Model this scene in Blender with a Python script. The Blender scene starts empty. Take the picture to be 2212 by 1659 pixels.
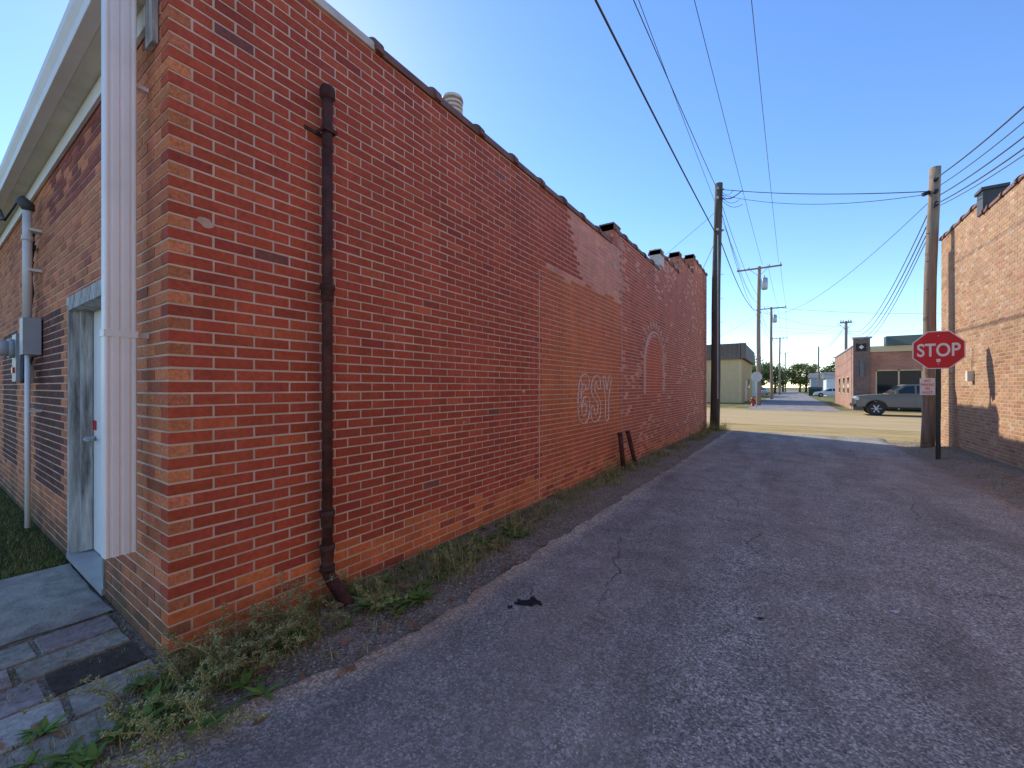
import bpy, math, random
import numpy as np
from mathutils import Vector, noise, Matrix
random.seed(7)
R=random.random
def U(a,b): return a+(b-a)*random.random()
def ss(a,b,x):
    t=max(0.0,min(1.0,(x-a)/(b-a))); return t*t*(3-2*t)
scn=bpy.context.scene
COL=scn.collection
def nz(x,y,z=0): return noise.noise(Vector((x,y,z)))

# ------------------------------------------------------------ materials
def newmat(name):
    m=bpy.data.materials.new(name); m.use_nodes=True
    nt=m.node_tree; nt.nodes.clear()
    out=nt.nodes.new('ShaderNodeOutputMaterial'); b=nt.nodes.new('ShaderNodeBsdfPrincipled')
    nt.links.new(b.outputs[0],out.inputs[0]); return m,nt,b
def nd(nt,t,**k):
    n=nt.nodes.new(t)
    for a,v in k.items(): setattr(n,a,v)
    return n
def setin(nt,sock,v):
    if hasattr(v,'is_linked') or isinstance(v,bpy.types.NodeSocket): nt.links.new(v,sock)
    else: sock.default_value=v
def coord(nt,scale=(1,1,1),rot=(0,0,0)):
    tc=nd(nt,'ShaderNodeTexCoord'); mp=nd(nt,'ShaderNodeMapping')
    nt.links.new(tc.outputs['Object'],mp.inputs['Vector'])
    mp.inputs['Scale'].default_value=scale; mp.inputs['Rotation'].default_value=rot
    return mp.outputs[0]
def noiz(nt,vec,scale,detail=4,rough=.6,dist=0):
    n=nd(nt,'ShaderNodeTexNoise'); nt.links.new(vec,n.inputs['Vector'])
    n.inputs['Scale'].default_value=scale; n.inputs['Detail'].default_value=detail
    n.inputs['Roughness'].default_value=rough; n.inputs['Distortion'].default_value=dist
    return n.outputs['Fac']
def voro(nt,vec,scale,feature='F1',out='Distance'):
    n=nd(nt,'ShaderNodeTexVoronoi'); n.feature=feature; nt.links.new(vec,n.inputs['Vector'])
    n.inputs['Scale'].default_value=scale; return n.outputs[out]
def rng(nt,v,a,b,c,d):
    n=nd(nt,'ShaderNodeMapRange'); nt.links.new(v,n.inputs[0])
    for i,x in enumerate((a,b,c,d)): n.inputs[i+1].default_value=x
    return n.outputs[0]
def math_(nt,op,a,b):
    n=nd(nt,'ShaderNodeMath',operation=op); setin(nt,n.inputs[0],a); setin(nt,n.inputs[1],b); return n.outputs[0]
def mix(nt,f,a,b,blend='MIX'):
    n=nd(nt,'ShaderNodeMix'); n.data_type='RGBA'; n.blend_type=blend
    setin(nt,n.inputs[0],f)
    for s,v in ((n.inputs[6],a),(n.inputs[7],b)):
        if isinstance(v,tuple): v=(v[0],v[1],v[2],1)
        setin(nt,s,v)
    return n.outputs[2]
def ramp(nt,v,stops,interp='LINEAR'):
    n=nd(nt,'ShaderNodeValToRGB'); nt.links.new(v,n.inputs[0]); cr=n.color_ramp; cr.interpolation=interp
    while len(cr.elements)<len(stops): cr.elements.new(.5)
    for e,(p,c) in zip(cr.elements,stops):
        e.position=p; e.color=(c[0],c[1],c[2],1)
    return n.outputs[0]
def bump(nt,b,h,s,dist=.01):
    n=nd(nt,'ShaderNodeBump'); nt.links.new(h,n.inputs['Height']); n.inputs['Strength'].default_value=s
    n.inputs['Distance'].default_value=dist; nt.links.new(n.outputs[0],b.inputs['Normal'])
def grayc(nt,v):
    n=nd(nt,'ShaderNodeCombineColor'); 
    for i in range(3): nt.links.new(v,n.inputs[i])
    return n.outputs[0]
def M(name,col,rough=.8,var=.2,scale=6,bmp=.15,metal=0,stretch=(1,1,1),dirt=None,dirtamt=.5,spec=.4):
    m,nt,b=newmat(name); v=coord(nt,stretch)
    f=rng(nt,noiz(nt,v,scale,6),.25,.75,1-var,1+var)
    c=mix(nt,1.0,col,grayc(nt,f),'MULTIPLY')
    if dirt:
        d=rng(nt,noiz(nt,v,scale*.45,8,.7),.5,.68,0,dirtamt); c=mix(nt,d,c,dirt)
    nt.links.new(c,b.inputs['Base Color']); b.inputs['Roughness'].default_value=rough
    b.inputs['Metallic'].default_value=metal; b.inputs['Specular IOR Level'].default_value=spec
    if bmp: bump(nt,b,noiz(nt,v,scale*6,4),bmp,.01)
    return m
def Mattr(name,rough=.85,var=.2,scale=40,bmp=.3,big=.15,stain=None,spec=.3,twoscale=1.1,damp=False,streak=0):
    m,nt,b=newmat(name); a=nd(nt,'ShaderNodeAttribute'); a.attribute_name='Col'
    v=coord(nt)
    f=math_(nt,'MULTIPLY',rng(nt,noiz(nt,v,scale,6,.7),.3,.7,1-var,1+var),rng(nt,noiz(nt,v,twoscale,5),.3,.7,1-big,1+big))
    if streak:
        f=math_(nt,'MULTIPLY',f,rng(nt,noiz(nt,coord(nt,(2.2,2.2,.28)),1.6,7,.65),.32,.66,1+streak*.4,1-streak))
    c=mix(nt,1.0,a.outputs['Color'],grayc(nt,f),'MULTIPLY')
    if stain:
        d=rng(nt,noiz(nt,v,11,9,.78),.62,.74,0,.5); c=mix(nt,d,c,stain)
    if damp:
        sp=nd(nt,'ShaderNodeSeparateXYZ'); nt.links.new(v,sp.inputs[0])
        zz=math_(nt,'ADD',sp.outputs['Z'],math_(nt,'MULTIPLY',noiz(nt,v,3.5,7,.7),-.9))
        c=mix(nt,rng(nt,zz,-.40,-.02,.85,0),c,(.085,.07,.04))
    nt.links.new(c,b.inputs['Base Color']); b.inputs['Roughness'].default_value=rough
    b.inputs['Specular IOR Level'].default_value=spec
    if bmp: bump(nt,b,noiz(nt,v,scale*3,5),bmp,.004)
    return m
def Mbrick(name,axis,c1,c2,mo,sc=1.0):
    m,nt,b=newmat(name); tc=nd(nt,'ShaderNodeTexCoord'); sp=nd(nt,'ShaderNodeSeparateXYZ'); cb=nd(nt,'ShaderNodeCombineXYZ')
    nt.links.new(tc.outputs['Object'],sp.inputs[0]); nt.links.new(sp.outputs['X' if axis=='X' else 'Y'],cb.inputs[0]); nt.links.new(sp.outputs['Z'],cb.inputs[1])
    br=nd(nt,'ShaderNodeTexBrick'); nt.links.new(cb.outputs[0],br.inputs['Vector'])
    br.inputs['Color1'].default_value=(*c1,1); br.inputs['Color2'].default_value=(*c2,1); br.inputs['Mortar'].default_value=(*mo,1)
    br.inputs['Scale'].default_value=1; br.inputs['Brick Width'].default_value=.21*sc; br.inputs['Row Height'].default_value=.068*sc
    br.inputs['Mortar Size'].default_value=.006
    f=rng(nt,noiz(nt,coord(nt),.9,6),.3,.7,.8,1.2)
    nt.links.new(mix(nt,1.0,br.outputs['Color'],grayc(nt,f),'MULTIPLY'),b.inputs['Base Color']); b.inputs['Roughness'].default_value=.9
    return m

# ------------------------------------------------------------ mesh builder
class MB:
    def __init__(s): s.v=[];s.f=[];s.m=[];s.c=[];s.s=[]
    def face(s,idx,mat=0,col=(1,1,1),sm=False):
        s.f.append(idx);s.m.append(mat);s.c.append(col);s.s.append(sm)
    def add(s,pts): 
        n=len(s.v); s.v.extend([tuple(p) for p in pts]); return n
    def box(s,x0,x1,y0,y1,z0,z1,mat=0,col=(1,1,1)):
        n=s.add([(x0,y0,z0),(x1,y0,z0),(x1,y1,z0),(x0,y1,z0),(x0,y0,z1),(x1,y0,z1),(x1,y1,z1),(x0,y1,z1)])
        for q in ((0,3,2,1),(4,5,6,7),(0,1,5,4),(1,2,6,5),(2,3,7,6),(3,0,4,7)): s.face([n+i for i in q],mat,col)
    def rbox(s,cx,cy,cz,sx,sy,sz,mat=0,rot=None,col=(1,1,1),ch=0):
        rot=rot or Matrix.Identity(3); pts=[]
        for dz in (-1,1):
            for dx,dy in ((-1,-1),(1,-1),(1,1),(-1,1)):
                k=ch if dz>0 else 0
                p=rot@Vector((dx*(sx/2-k),dy*(sy/2-k),dz*sz/2)); pts.append((p.x+cx,p.y+cy,p.z+cz))
        n=s.add(pts)
        for q in ((0,3,2,1),(4,5,6,7),(0,1,5,4),(1,2,6,5),(2,3,7,6),(3,0,4,7)): s.face([n+i for i in q],mat,col)
    def tube(s,pts,rs,n=12,mat=0,caps=True,sm=True,col=(1,1,1)):
        pts=[Vector(p) for p in pts]
        if not isinstance(rs,(list,tuple)): rs=[rs]*len(pts)
        base=len(s.v); prev=None
        for i,p in enumerate(pts):
            t=(pts[min(i+1,len(pts)-1)]-pts[max(i-1,0)])
            if t.length<1e-9: t=Vector((0,0,1))
            t.normalize()
            if prev is None:
                a=Vector((0,0,1)) if abs(t.z)<.9 else Vector((1,0,0)); u=t.cross(a).normalized()
            else: u=(prev-t*prev.dot(t)).normalized()
            prev=u; w=t.cross(u)
            for k in range(n):
                an=2*math.pi*k/n; s.v.append(tuple(p+(u*math.cos(an)+w*math.sin(an))*rs[i]))
        for i in range(len(pts)-1):
            for k in range(n):
                k2=(k+1)%n; s.face([base+i*n+k,base+i*n+k2,base+(i+1)*n+k2,base+(i+1)*n+k],mat,col,sm)
        if caps:
            s.face([base+k for k in range(n)][::-1],mat,col); e=base+(len(pts)-1)*n; s.face([e+k for k in range(n)],mat,col)
    def prism(s,poly,h,mat=0,col=(1,1,1)):
        h=Vector(h); n=len(poly); b=s.add(poly); t=s.add([Vector(p)+h for p in poly])
        s.face([b+i for i in range(n)][::-1],mat,col); s.face([t+i for i in range(n)],mat,col)
        for i in range(n):
            j=(i+1)%n; s.face([b+i,b+j,t+j,t+i],mat,col)
    def build(s,name,mats,parent=None,loc=None,bev=0):
        me=bpy.data.meshes.new(name); me.from_pydata(s.v,[],s.f)
        for m in mats: me.materials.append(m)
        me.polygons.foreach_set('material_index',s.m); me.polygons.foreach_set('use_smooth',s.s)
        ca=me.color_attributes.new('Col','FLOAT_COLOR','CORNER')
        lens=np.array([len(f) for f in s.f]); c=np.ones((len(s.f),4),dtype=np.float32); c[:,:3]=np.array(s.c)
        ca.data.foreach_set('color',np.repeat(c,lens,axis=0).ravel())
        me.update(); o=bpy.data.objects.new(name,me); COL.objects.link(o)
        if parent: o.parent=parent; o.matrix_parent_inverse=Matrix.Translation(-parent.location)
        if bev:
            md=o.modifiers.new('b','BEVEL'); md.width=bev; md.segments=2; md.limit_method='ANGLE'
        return o
def empty(name,loc):
    o=bpy.data.objects.new(name,None); o.location=loc; o.empty_display_size=.3; COL.objects.link(o); return o
def text(name,s,loc,rot,w,h,mat,parent,off=0.0,ext=.0015):
    cu=bpy.data.curves.new(name,'FONT'); cu.body=s; cu.size=1; cu.align_x='CENTER'; cu.align_y='CENTER'
    cu.offset=off; cu.extrude=ext
    o=bpy.data.objects.new(name,cu); COL.objects.link(o); bpy.context.view_layer.update()
    d=o.dimensions.copy(); bb=[Vector(c) for c in o.bound_box]
    cx=(min(b.x for b in bb)+max(b.x for b in bb))/2; cy=(min(b.y for b in bb)+max(b.y for b in bb))/2
    me=bpy.data.meshes.new_from_object(o); bpy.data.objects.remove(o)
    sx=w/d.x; sy=h/d.y
    for v in me.vertices: v.co=((v.co.x-cx)*sx,(v.co.y-cy)*sy,v.co.z)
    o=bpy.data.objects.new(name,me); COL.objects.link(o); me.materials.clear(); me.materials.append(mat)
    o.rotation_euler=rot; o.location=loc
    if parent: o.parent=parent; o.matrix_parent_inverse=Matrix.Translation(-parent.location)
    return o

# ------------------------------------------------------------ material set
m_brick=Mattr('brick_glazed_red',.72,.22,35,.35,.12,stain=(.40,.19,.125),streak=.16,spec=.25)
m_brick2=Mattr('brick_rough_orange',.9,.38,55,.9,.18,stain=(.16,.085,.055),damp=True)
m_brick3=Mattr('brick_tan',.9,.25,40,.5,.12,streak=.12)
m_mortar=M('mortar',(.64,.49,.37),.95,.2,5,.3,dirt=(.46,.34,.25))
m_mortar2=M('mortar_tan',(.55,.47,.36),.95,.2,5,.3)
m_white=M('white_paint',(.84,.83,.80),.5,.06,3,.05,dirt=(.62,.61,.56),dirtamt=.3)
m_cream=M('soffit_paint',(.72,.68,.57),.7,.12,4,.15,dirt=(.42,.39,.31))
m_oldwood=M('weathered_paint_wood',(.50,.49,.45),.9,.5,10,.8,stretch=(2.2,2.2,.25),dirt=(.11,.10,.085),dirtamt=.95)
m_conc=M('concrete',(.36,.325,.27),.95,.35,9,1.0,dirt=(.14,.13,.10),dirtamt=.8)
m_paver=Mattr('paver',.95,.4,30,.9,.3,stain=(.07,.075,.04),streak=.2,spec=.15)
m_rust=M('rusty_iron',(.085,.038,.030),.78,.5,11,.6,dirt=(.20,.065,.035),metal=0,spec=.2)
m_coping=M('clay_coping',(.19,.08,.05),.6,.4,6,.3,dirt=(.34,.20,.13))
m_flash=M('metal_flashing',(.60,.52,.43),.6,.2,6,.1)
m_galv=M('galvanised_steel',(.45,.46,.46),.45,.15,6,.1,metal=.5)
m_grey=M('grey_enamel',(.36,.38,.39),.5,.1,6,.05)
m_dgrey=M('dark_grey_cast',(.07,.072,.075),.6,.2,12,.1)
m_pvc=M('pvc_pipe',(.68,.67,.63),.5,.1,6,.02)
m_black=M('black_rubber',(.02,.02,.02),.6,.1,8,.05)
m_wire=M('wire',(.045,.045,.05),.6,.1,8,0)
m_dkwood=M('creosote_pole',(.09,.068,.05),.9,.4,10,.6,stretch=(3,3,.2),dirt=(.20,.155,.11))
m_wood=M('grey_pole_wood',(.32,.23,.16),.9,.35,10,.6,stretch=(3,3,.2),dirt=(.15,.11,.08))
m_red=M('sign_red',(.62,.015,.03),.4,.1,3,.02,dirt=(.50,.05,.05),dirtamt=.4)
m_signw=M('sign_white',(.82,.80,.78),.4,.05,3,.0)
m_signback=M('sign_aluminium',(.45,.46,.47),.4,.1,3,.0,metal=.6)
def Mpaint(name,col,lo,hi):
    m,nt,b=newmat(name); v=coord(nt)
    tr=nd(nt,'ShaderNodeBsdfTransparent'); mx=nd(nt,'ShaderNodeMixShader')
    out=[n for n in nt.nodes if n.type=='OUTPUT_MATERIAL'][0]
    f=rng(nt,noiz(nt,v,45,6,.75),lo,hi,0,1)
    nt.links.new(f,mx.inputs[0]); nt.links.new(tr.outputs[0],mx.inputs[1]); nt.links.new(b.outputs[0],mx.inputs[2]); nt.links.new(mx.outputs[0],out.inputs[0])
    b.inputs['Base Color'].default_value=(*col,1); b.inputs['Roughness'].default_value=.9; return m
m_chalk=Mpaint('chalk_paint',(.84,.74,.66),.34,.54); m_chalk2=Mpaint('faint_paint',(.76,.50,.40),.28,.54)
m_glass,nt,b=newmat('dark_glass'); b.inputs['Base Color'].default_value=(.015,.02,.024,1); b.inputs['Roughness'].default_value=.06
m_roof=M('roofing',(.16,.16,.16),.9,.2,3,.2)
m_leaf=Mattr('foliage',.7,.25,6,0,.2,spec=.25)
m_plant=Mattr('weed_leaves',.8,.2,30,0,.1,spec=.12)
m_stone=Mattr('pebbles',.85,.25,80,.2,.1)

def asphalt(name):
    m,nt,b=newmat(name); v=coord(nt)
    ag=voro(nt,v,130,'F1','Color'); sep=nd(nt,'ShaderNodeSeparateColor'); nt.links.new(ag,sep.inputs[0])
    base=ramp(nt,sep.outputs[0],[(0,(.13,.115,.098)),(.25,(.235,.21,.178)),(.6,(.345,.308,.258)),(.85,(.47,.42,.35)),(.95,(.62,.555,.465)),(1,(.82,.75,.65))])
    ag2=voro(nt,v,66,'F1','Color'); sep2=nd(nt,'ShaderNodeSeparateColor'); nt.links.new(ag2,sep2.inputs[0])
    base=mix(nt,rng(nt,sep2.outputs[0],.91,.94,0,.65),base,(.66,.585,.49))
    base=mix(nt,rng(nt,sep2.outputs[1],.93,.96,0,.65),base,(.11,.098,.085))
    st=noiz(nt,coord(nt,(1.3,.22,1)),1.1,7,.6,.5)
    base=mix(nt,rng(nt,st,.44,.66,0,.60),base,(.19,.155,.125),'MIX')
    pk=noiz(nt,coord(nt,(.9,.3,1)),.9,5)
    base=mix(nt,rng(nt,pk,.45,.7,0,.36),base,(.43,.325,.25))
    bl=noiz(nt,v,2.3,9,.72)
    base=mix(nt,1.0,base,grayc(nt,rng(nt,bl,.3,.7,.76,1.24)),'MULTIPLY')
    nv=nd(nt,'ShaderNodeTexNoise'); nt.links.new(v,nv.inputs['Vector']); nv.inputs['Scale'].default_value=3; nv.inputs['Detail'].default_value=6
    dv=nd(nt,'ShaderNodeVectorMath',operation='MULTIPLY_ADD'); nt.links.new(nv.outputs['Color'],dv.inputs[0]); dv.inputs[1].default_value=(.35,.35,0); nt.links.new(v,dv.inputs[2])
    ed=voro(nt,dv.outputs[0],.6,'DISTANCE_TO_EDGE')
    crack=math_(nt,'MULTIPLY',rng(nt,ed,.0005,.0045,1,0),rng(nt,noiz(nt,v,.8,3),.47,.55,0,.8))
    base=mix(nt,crack,base,(.05,.042,.038))
    nt.links.new(base,b.inputs['Base Color']); b.inputs['Roughness'].default_value=.95; b.inputs['Specular IOR Level'].default_value=.12
    h=math_(nt,'ADD',voro(nt,v,130),math_(nt,'MULTIPLY',noiz(nt,v,25,5),1.0))
    h=math_(nt,'SUBTRACT',h,math_(nt,'MULTIPLY',crack,2.0))
    bump(nt,b,h,.6,.004)
    return m
m_asph=asphalt('alley_asphalt')
m_street=M('street_asphalt',(.47,.345,.18),.95,.22,1.2,.3,stretch=(.2,1.5,1),dirt=(.55,.39,.19),dirtamt=.7,spec=.1)
m_asph2=M('far_alley_asphalt',(.27,.25,.24),.9,.25,1.5,.3,stretch=(1,.3,1),dirt=(.36,.31,.26),spec=.1)

# ground
m_ground,nt,b=newmat('ground_soil'); v=coord(nt)
sp=nd(nt,'ShaderNodeSeparateXYZ'); nt.links.new(v,sp.inputs[0])
n1=noiz(nt,v,3,8,.7); n2=noiz(nt,v,40,6,.7)
vc=voro(nt,v,70,'F1','Color'); s1=nd(nt,'ShaderNodeSeparateColor'); nt.links.new(vc,s1.inputs[0])
soil=ramp(nt,n1,[(.3,(.14,.102,.068)),(.5,(.24,.185,.127)),(.7,(.38,.30,.21))])
grv=ramp(nt,s1.outputs[0],[(0,(.12,.095,.072)),(.5,(.30,.24,.17)),(1,(.57,.48,.37))])
near=mix(nt,rng(nt,n2,.35,.6,.1,.8),soil,grv)
tan=ramp(nt,noiz(nt,coord(nt,(.25,1,1)),2.2,8,.7),[(.3,(.30,.215,.09)),(.5,(.47,.345,.155)),(.7,(.56,.43,.22))])
yy=math_(nt,'ADD',sp.outputs['Y'],math_(nt,'MULTIPLY',n1,1.5))
c=mix(nt,rng(nt,yy,16.6,17.6,0,1),near,tan)
grass=ramp(nt,noiz(nt,v,.9,8,.7),[(.35,(.075,.095,.03)),(.5,(.17,.17,.06)),(.62,(.36,.27,.12))])
c=mix(nt,rng(nt,yy,35.2,37.5,0,1),c,grass)
lg=rng(nt,math_(nt,'ADD',sp.outputs['X'],math_(nt,'MULTIPLY',n1,.6)),-4.5,-4.2,1,0)
lg=math_(nt,'MULTIPLY',lg,rng(nt,sp.outputs['Y'],1,2,1,0))
c=mix(nt,lg,c,(.07,.08,.025))
nt.links.new(c,b.inputs['Base Color']); b.inputs['Roughness'].default_value=.95; b.inputs['Specular IOR Level'].default_value=.1
bump(nt,b,math_(nt,'ADD',n2,voro(nt,v,70)),.8,.012)

def gz(x,y):
    s=-.17*ss(0,17.5,y)*.5-.17*.5*max(0,min(1,y/17))
    s+=.15*ss(2.45,3.1,x)*(1-ss(13.5,16.5,y))*ss(-30,-20,y)*(1-ss(8,12,x))
    if -2.9<x<-1.6 and y<18: s+=.012*nz(x*3,y*3)
    return s
def axis(fine0,fine1,step,far):
    a=[]; x=fine0
    while x<=fine1+1e-6: a.append(x); x+=step
    d=1.0; lo=fine0; hi=fine1
    while hi<far: d*=1.5; hi+=d; a.append(hi)
    d=1.0
    while lo>-far: d*=1.5; lo-=d; a.append(lo)
    return sorted(a)
xs=axis(-6,6,.2,900); ys=axis(-3,20,.2,900)
mb=MB(); 
for y in ys:
    for x in xs: mb.v.append((x,y,gz(x,y)))
nx=len(xs)
for j in range(len(ys)-1):
    for i in range(nx-1): mb.face([j*nx+i,j*nx+i+1,(j+1)*nx+i+1,(j+1)*nx+i],0,(1,1,1),True)
mb.build('ground',[m_ground])

def sheet(name,mat,y0,y1,step,xl,xr,n,lift,skirt=True):
    mb=MB(); rows=int((y1-y0)/step)+1; W=n+1
    for j in range(rows):
        y=y0+j*step; a=xl(y); c=xr(y)
        for i in range(W):
            x=a+(c-a)*i/n; mb.v.append((x,y+(.12*nz(x*1.5,3)+.05*nz(x*6,1) if (skirt and j==rows-1) else 0),gz(x,y)+lift))
    for j in range(rows-1):
        for i in range(n): mb.face([j*W+i,j*W+i+1,(j+1)*W+i+1,(j+1)*W+i],0,(1,1,1),True)
    if skirt:
        for side in (0,n):
            b0=len(mb.v)
            for j in range(rows):
                p=mb.v[j*W+side]; mb.v.append((p[0]+(-.02 if side==0 else .02),p[1],p[2]-lift-.02))
            for j in range(rows-1): mb.face([j*W+side,b0+j,b0+j+1,(j+1)*W+side])
    return mb.build(name,[mat])
def xl(y): return -1.84+.06*nz(y*1.3,1)+.05*nz(y*6,2)+.02*nz(y*22,3)-.40*(1-ss(.1,1.6,y))+(-.1 if y<0 else 0)
def xr(y): return 2.38+.06*nz(y*1.1,5)+.04*nz(y*5,7)
sheet('alley_pavement',m_asph,-25,17.1,.05,xl,xr,24,.018)
sheet('street',m_street,20.5,33,.5,lambda y:-200,lambda y:200,60,.006,False)
sheet('far_alley_pavement',m_asph2,34,230,1.0,lambda y:-2.6+.15*nz(y*.5,0),lambda y:2.9+.15*nz(y*.5,3),8,.008,False)

# ------------------------------------------------------------ brick walls (real bricks)
CH=.0677; BL=.2; JT=.0115; MR=.004
def bricks(mb,P,u,n,L,zlo,topf,colf,holes=(),own=None,chamfer=True,mat=0):
    P=Vector(P);u=Vector(u);n=Vector(n);Z=Vector((0,0,1)); r=0
    zmax=max(topf(i*L/60) for i in range(61))
    while zlo+r*CH<zmax:
        z0=zlo+r*CH; z1=z0+CH-JT; zc=(z0+z1)/2
        o=own(r) if own else False
        s=0 if (o or own is None and r%2==0) else (BL/2+JT if own else -BL/2)
        first=True
        while s<L:
            a=max(0,s); bb=min(L,s+BL); s+=BL+JT
            ivs=[(a,bb)]
            for (h0,h1,hz0,hz1) in holes:
                if hz0<zc<hz1:
                    nv=[]
                    for (p,q) in ivs:
                        if q<=h0 or p>=h1: nv.append((p,q))
                        else:
                            if p<h0: nv.append((p,h0))
                            if q>h1: nv.append((h1,q))
                    ivs=nv
            for (p,q) in ivs:
                if q-p<.02 or topf((p+q)/2)<z1-.01: continue
                dp=.0985 if (first and o) else .02
                j=U(-.0012,.0012); c=colf((p+q)/2,zc); k=.002
                za=z0+U(-.001,.001); zb=z1+U(-.001,.001); q+=U(-.002,.001)
                if chamfer:
                    F=[P+u*(p+k)+Z*(za+k)+n*j,P+u*(q-k)+Z*(za+k)+n*j,P+u*(q-k)+Z*(zb-k)+n*j,P+u*(p+k)+Z*(zb-k)+n*j]
                    G=[P+u*p+Z*za+n*(j-k),P+u*q+Z*za+n*(j-k),P+u*q+Z*zb+n*(j-k),P+u*p+Z*zb+n*(j-k)]
                    B=[P+u*p+Z*za-n*dp,P+u*q+Z*za-n*dp,P+u*q+Z*zb-n*dp,P+u*p+Z*zb-n*dp]
                    i=mb.add(F+G+B); mb.face([i,i+1,i+2,i+3],mat,c)
                    for t in range(4):
                        t2=(t+1)%4; mb.face([i+4+t,i+4+t2,i+t2,i+t],mat,c); mb.face([i+8+t,i+8+t2,i+4+t2,i+4+t],mat,c)
                else:
                    F=[P+u*p+Z*za+n*j,P+u*q+Z*za+n*j,P+u*q+Z*zb+n*j,P+u*p+Z*zb+n*j]
                    B=[x-n*(dp+j) for x in F]; i=mb.add(F+B); mb.face([i,i+1,i+2,i+3],mat,c)
                    for t in range(4):
                        t2=(t+1)%4; mb.face([i+4+t,i+4+t2,i+t2,i+t],mat,c)
            first=False
        r+=1
def lerp(a,b,t): return tuple(a[i]+(b[i]-a[i])*t for i in range(3))
def jitc(c,a=.15):
    k=U(1-a,1+a); return (c[0]*k,c[1]*k*U(.93,1.07),c[2]*k*U(.93,1.07))
RED=(.44,.083,.040); ORG=(.64,.175,.065); PUR=(.25,.088,.065); OCH=(.60,.165,.050)
WX=-2.68; WY=.762
STEPS=[(WY,7.3,4.08),(7.3,10.6,4.36),(10.6,12.7,4.80),(12.7,14.9,5.30),(14.9,17.6,5.82)]
def topside(s):
    y=WY+s
    for a,b_,t in STEPS:
        if y<b_: return t
    return STEPS[-1][2]
def colside(s,z):
    y=s+WY; g=gz(WX,y)
    if y<4.59:
        c=jitc(RED,.10)
        if R()<.004+.04*(nz(y*.9,z*1.5)>.28): c=jitc(PUR,.2)
        elif R()<.05: c=jitc((.52,.115,.05),.1)
        elif R()<.06: c=jitc((.37,.070,.040),.1)
    elif y<7.74:
        top=3.05+.30*nz(y*1.2,0)
        c=jitc(lerp(OCH,(.54,.125,.045),max(0,min(1,.5+.9*nz(y,z)))),.08)
        if z>top: c=jitc((.70,.30,.20),.10)
        if z>3.1 and y<5.4+ (4.1-z)*.5: c=jitc(RED,.10)
    else:
        c=jitc((.50,.118,.060),.11)
        if R()<.04: c=jitc((.33,.09,.06),.2)
        if R()<.05+.25*(nz(y*.7,z*.8,5)>.22): c=jitc((.64,.27,.18),.13)
        if abs(y-10.05)<.8 and z<1.95+math.sqrt(max(0,.7**2-(y-10.05)**2)) and z>1.3: c=jitc((.60,.115,.05),.08)
    lim=g+.26+.05*nz(y*2,4)
    if z<lim+.07 and R()<.5 or z<lim: c=jitc(ORG,.14) if R()>.25 else jitc((.44,.10,.05),.2)
    return c
mb=MB()
own_side=lambda r:r%2==0
own_front=lambda r:r%2==1
bricks(mb,(WX,WY,0),(0,1,0),(1,0,0),17.6-WY,-.338,topside,colside,(),own_side,True,0)
def colfront(s,z):
    c=jitc((.58,.20,.088),.2)
    if R()<.15: c=jitc((.40,.125,.065),.2)
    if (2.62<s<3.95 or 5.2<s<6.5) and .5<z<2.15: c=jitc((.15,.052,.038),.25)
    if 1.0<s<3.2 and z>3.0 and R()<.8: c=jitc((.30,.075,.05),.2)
    return c
DOOR=(1.19,2.30,.05,2.13)
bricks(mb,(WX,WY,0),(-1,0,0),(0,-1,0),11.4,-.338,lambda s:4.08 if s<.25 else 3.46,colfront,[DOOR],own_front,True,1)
bld=empty('brick_building',(-8,9,0))
mb.build('brick_walls',[m_brick,m_brick2],bld)
mb=MB()
for a,b_,t in STEPS: mb.box(WX-.25,WX-MR,a if a>WY else WY+MR,b_,-.4,t-.01)
xa=WX-DOOR[0]; xb=WX-DOOR[1]
mb.box(xa,WX-.25,WY+MR,WY+.2,-.4,3.46); mb.box(-14.1,xb,WY+MR,WY+.2,-.4,3.46)
mb.box(xb,xa,WY+MR,WY+.2,DOOR[3],3.46); mb.box(xb,xa,WY+.03,WY+.2,-.4,DOOR[2])
mb.box(-14.1,WX-.25,17.3,17.6,-.4,5.6); mb.box(-14.1,-13.9,WY+.2,17.3,-.4,3.7)
mb.build('mortar_core',[m_mortar],bld)
mb=MB(); mb.box(-14.05,WX-.25,WY+.2,17.3,3.6,3.72); mb.build('flat_roof',[m_roof],bld)
mb=MB(); mb.box(WX-.004,WX+.003,4.580,4.602,-.1,2.98); mb.box(WX-.004,WX+.003,7.73,7.76,-.15,4.3)
for (y,z,a) in ((.93,2.36,.045),(7.35,3.7,.12),(7.5,3.95,.10),(3.1,1.1,.02),(4.2,1.4,.03)):
    k=mb.add([(WX+.0045,y+a*math.cos(t)*U(.6,1.3),z+a*.7*math.sin(t)*U(.6,1.3)) for t in [i*.628 for i in range(10)]]); mb.face([k+i for i in range(10)])
mb.build('wall_joints',[M('joint_mortar',(.58,.38,.28),.95,.3,8,.2)],bld)
def halfc(mb,y0,y1,r0,r1,cx,z,mat,n=12,sq=.62):
    b0=len(mb.v)
    for y,r in ((y0,r0),(y1,r1)):
        for k in range(n+1):
            a=math.pi*k/n; mb.v.append((cx+math.cos(a)*r,y,z+math.sin(a)*r*sq))
        mb.v.append((cx-r,y,z-.035)); mb.v.append((cx+r,y,z-.035))
    w=n+3
    for k in range(n): mb.face([b0+k,b0+k+1,b0+w+k+1,b0+w+k],mat,(1,1,1),True)
    mb.face([b0+n,b0+n+1,b0+w+n+1,b0+w+n],mat); mb.face([b0+n+2,b0,b0+w,b0+w+n+2],mat); mb.face([b0+n+1,b0+n+2,b0+w+n+2,b0+w+n+1],mat)
    mb.face([b0+k for k in range(n+3)],mat); mb.face([b0+w+k for k in range(n+3)][::-1],mat)
mb=MB(); cx=WX-.125
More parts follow.
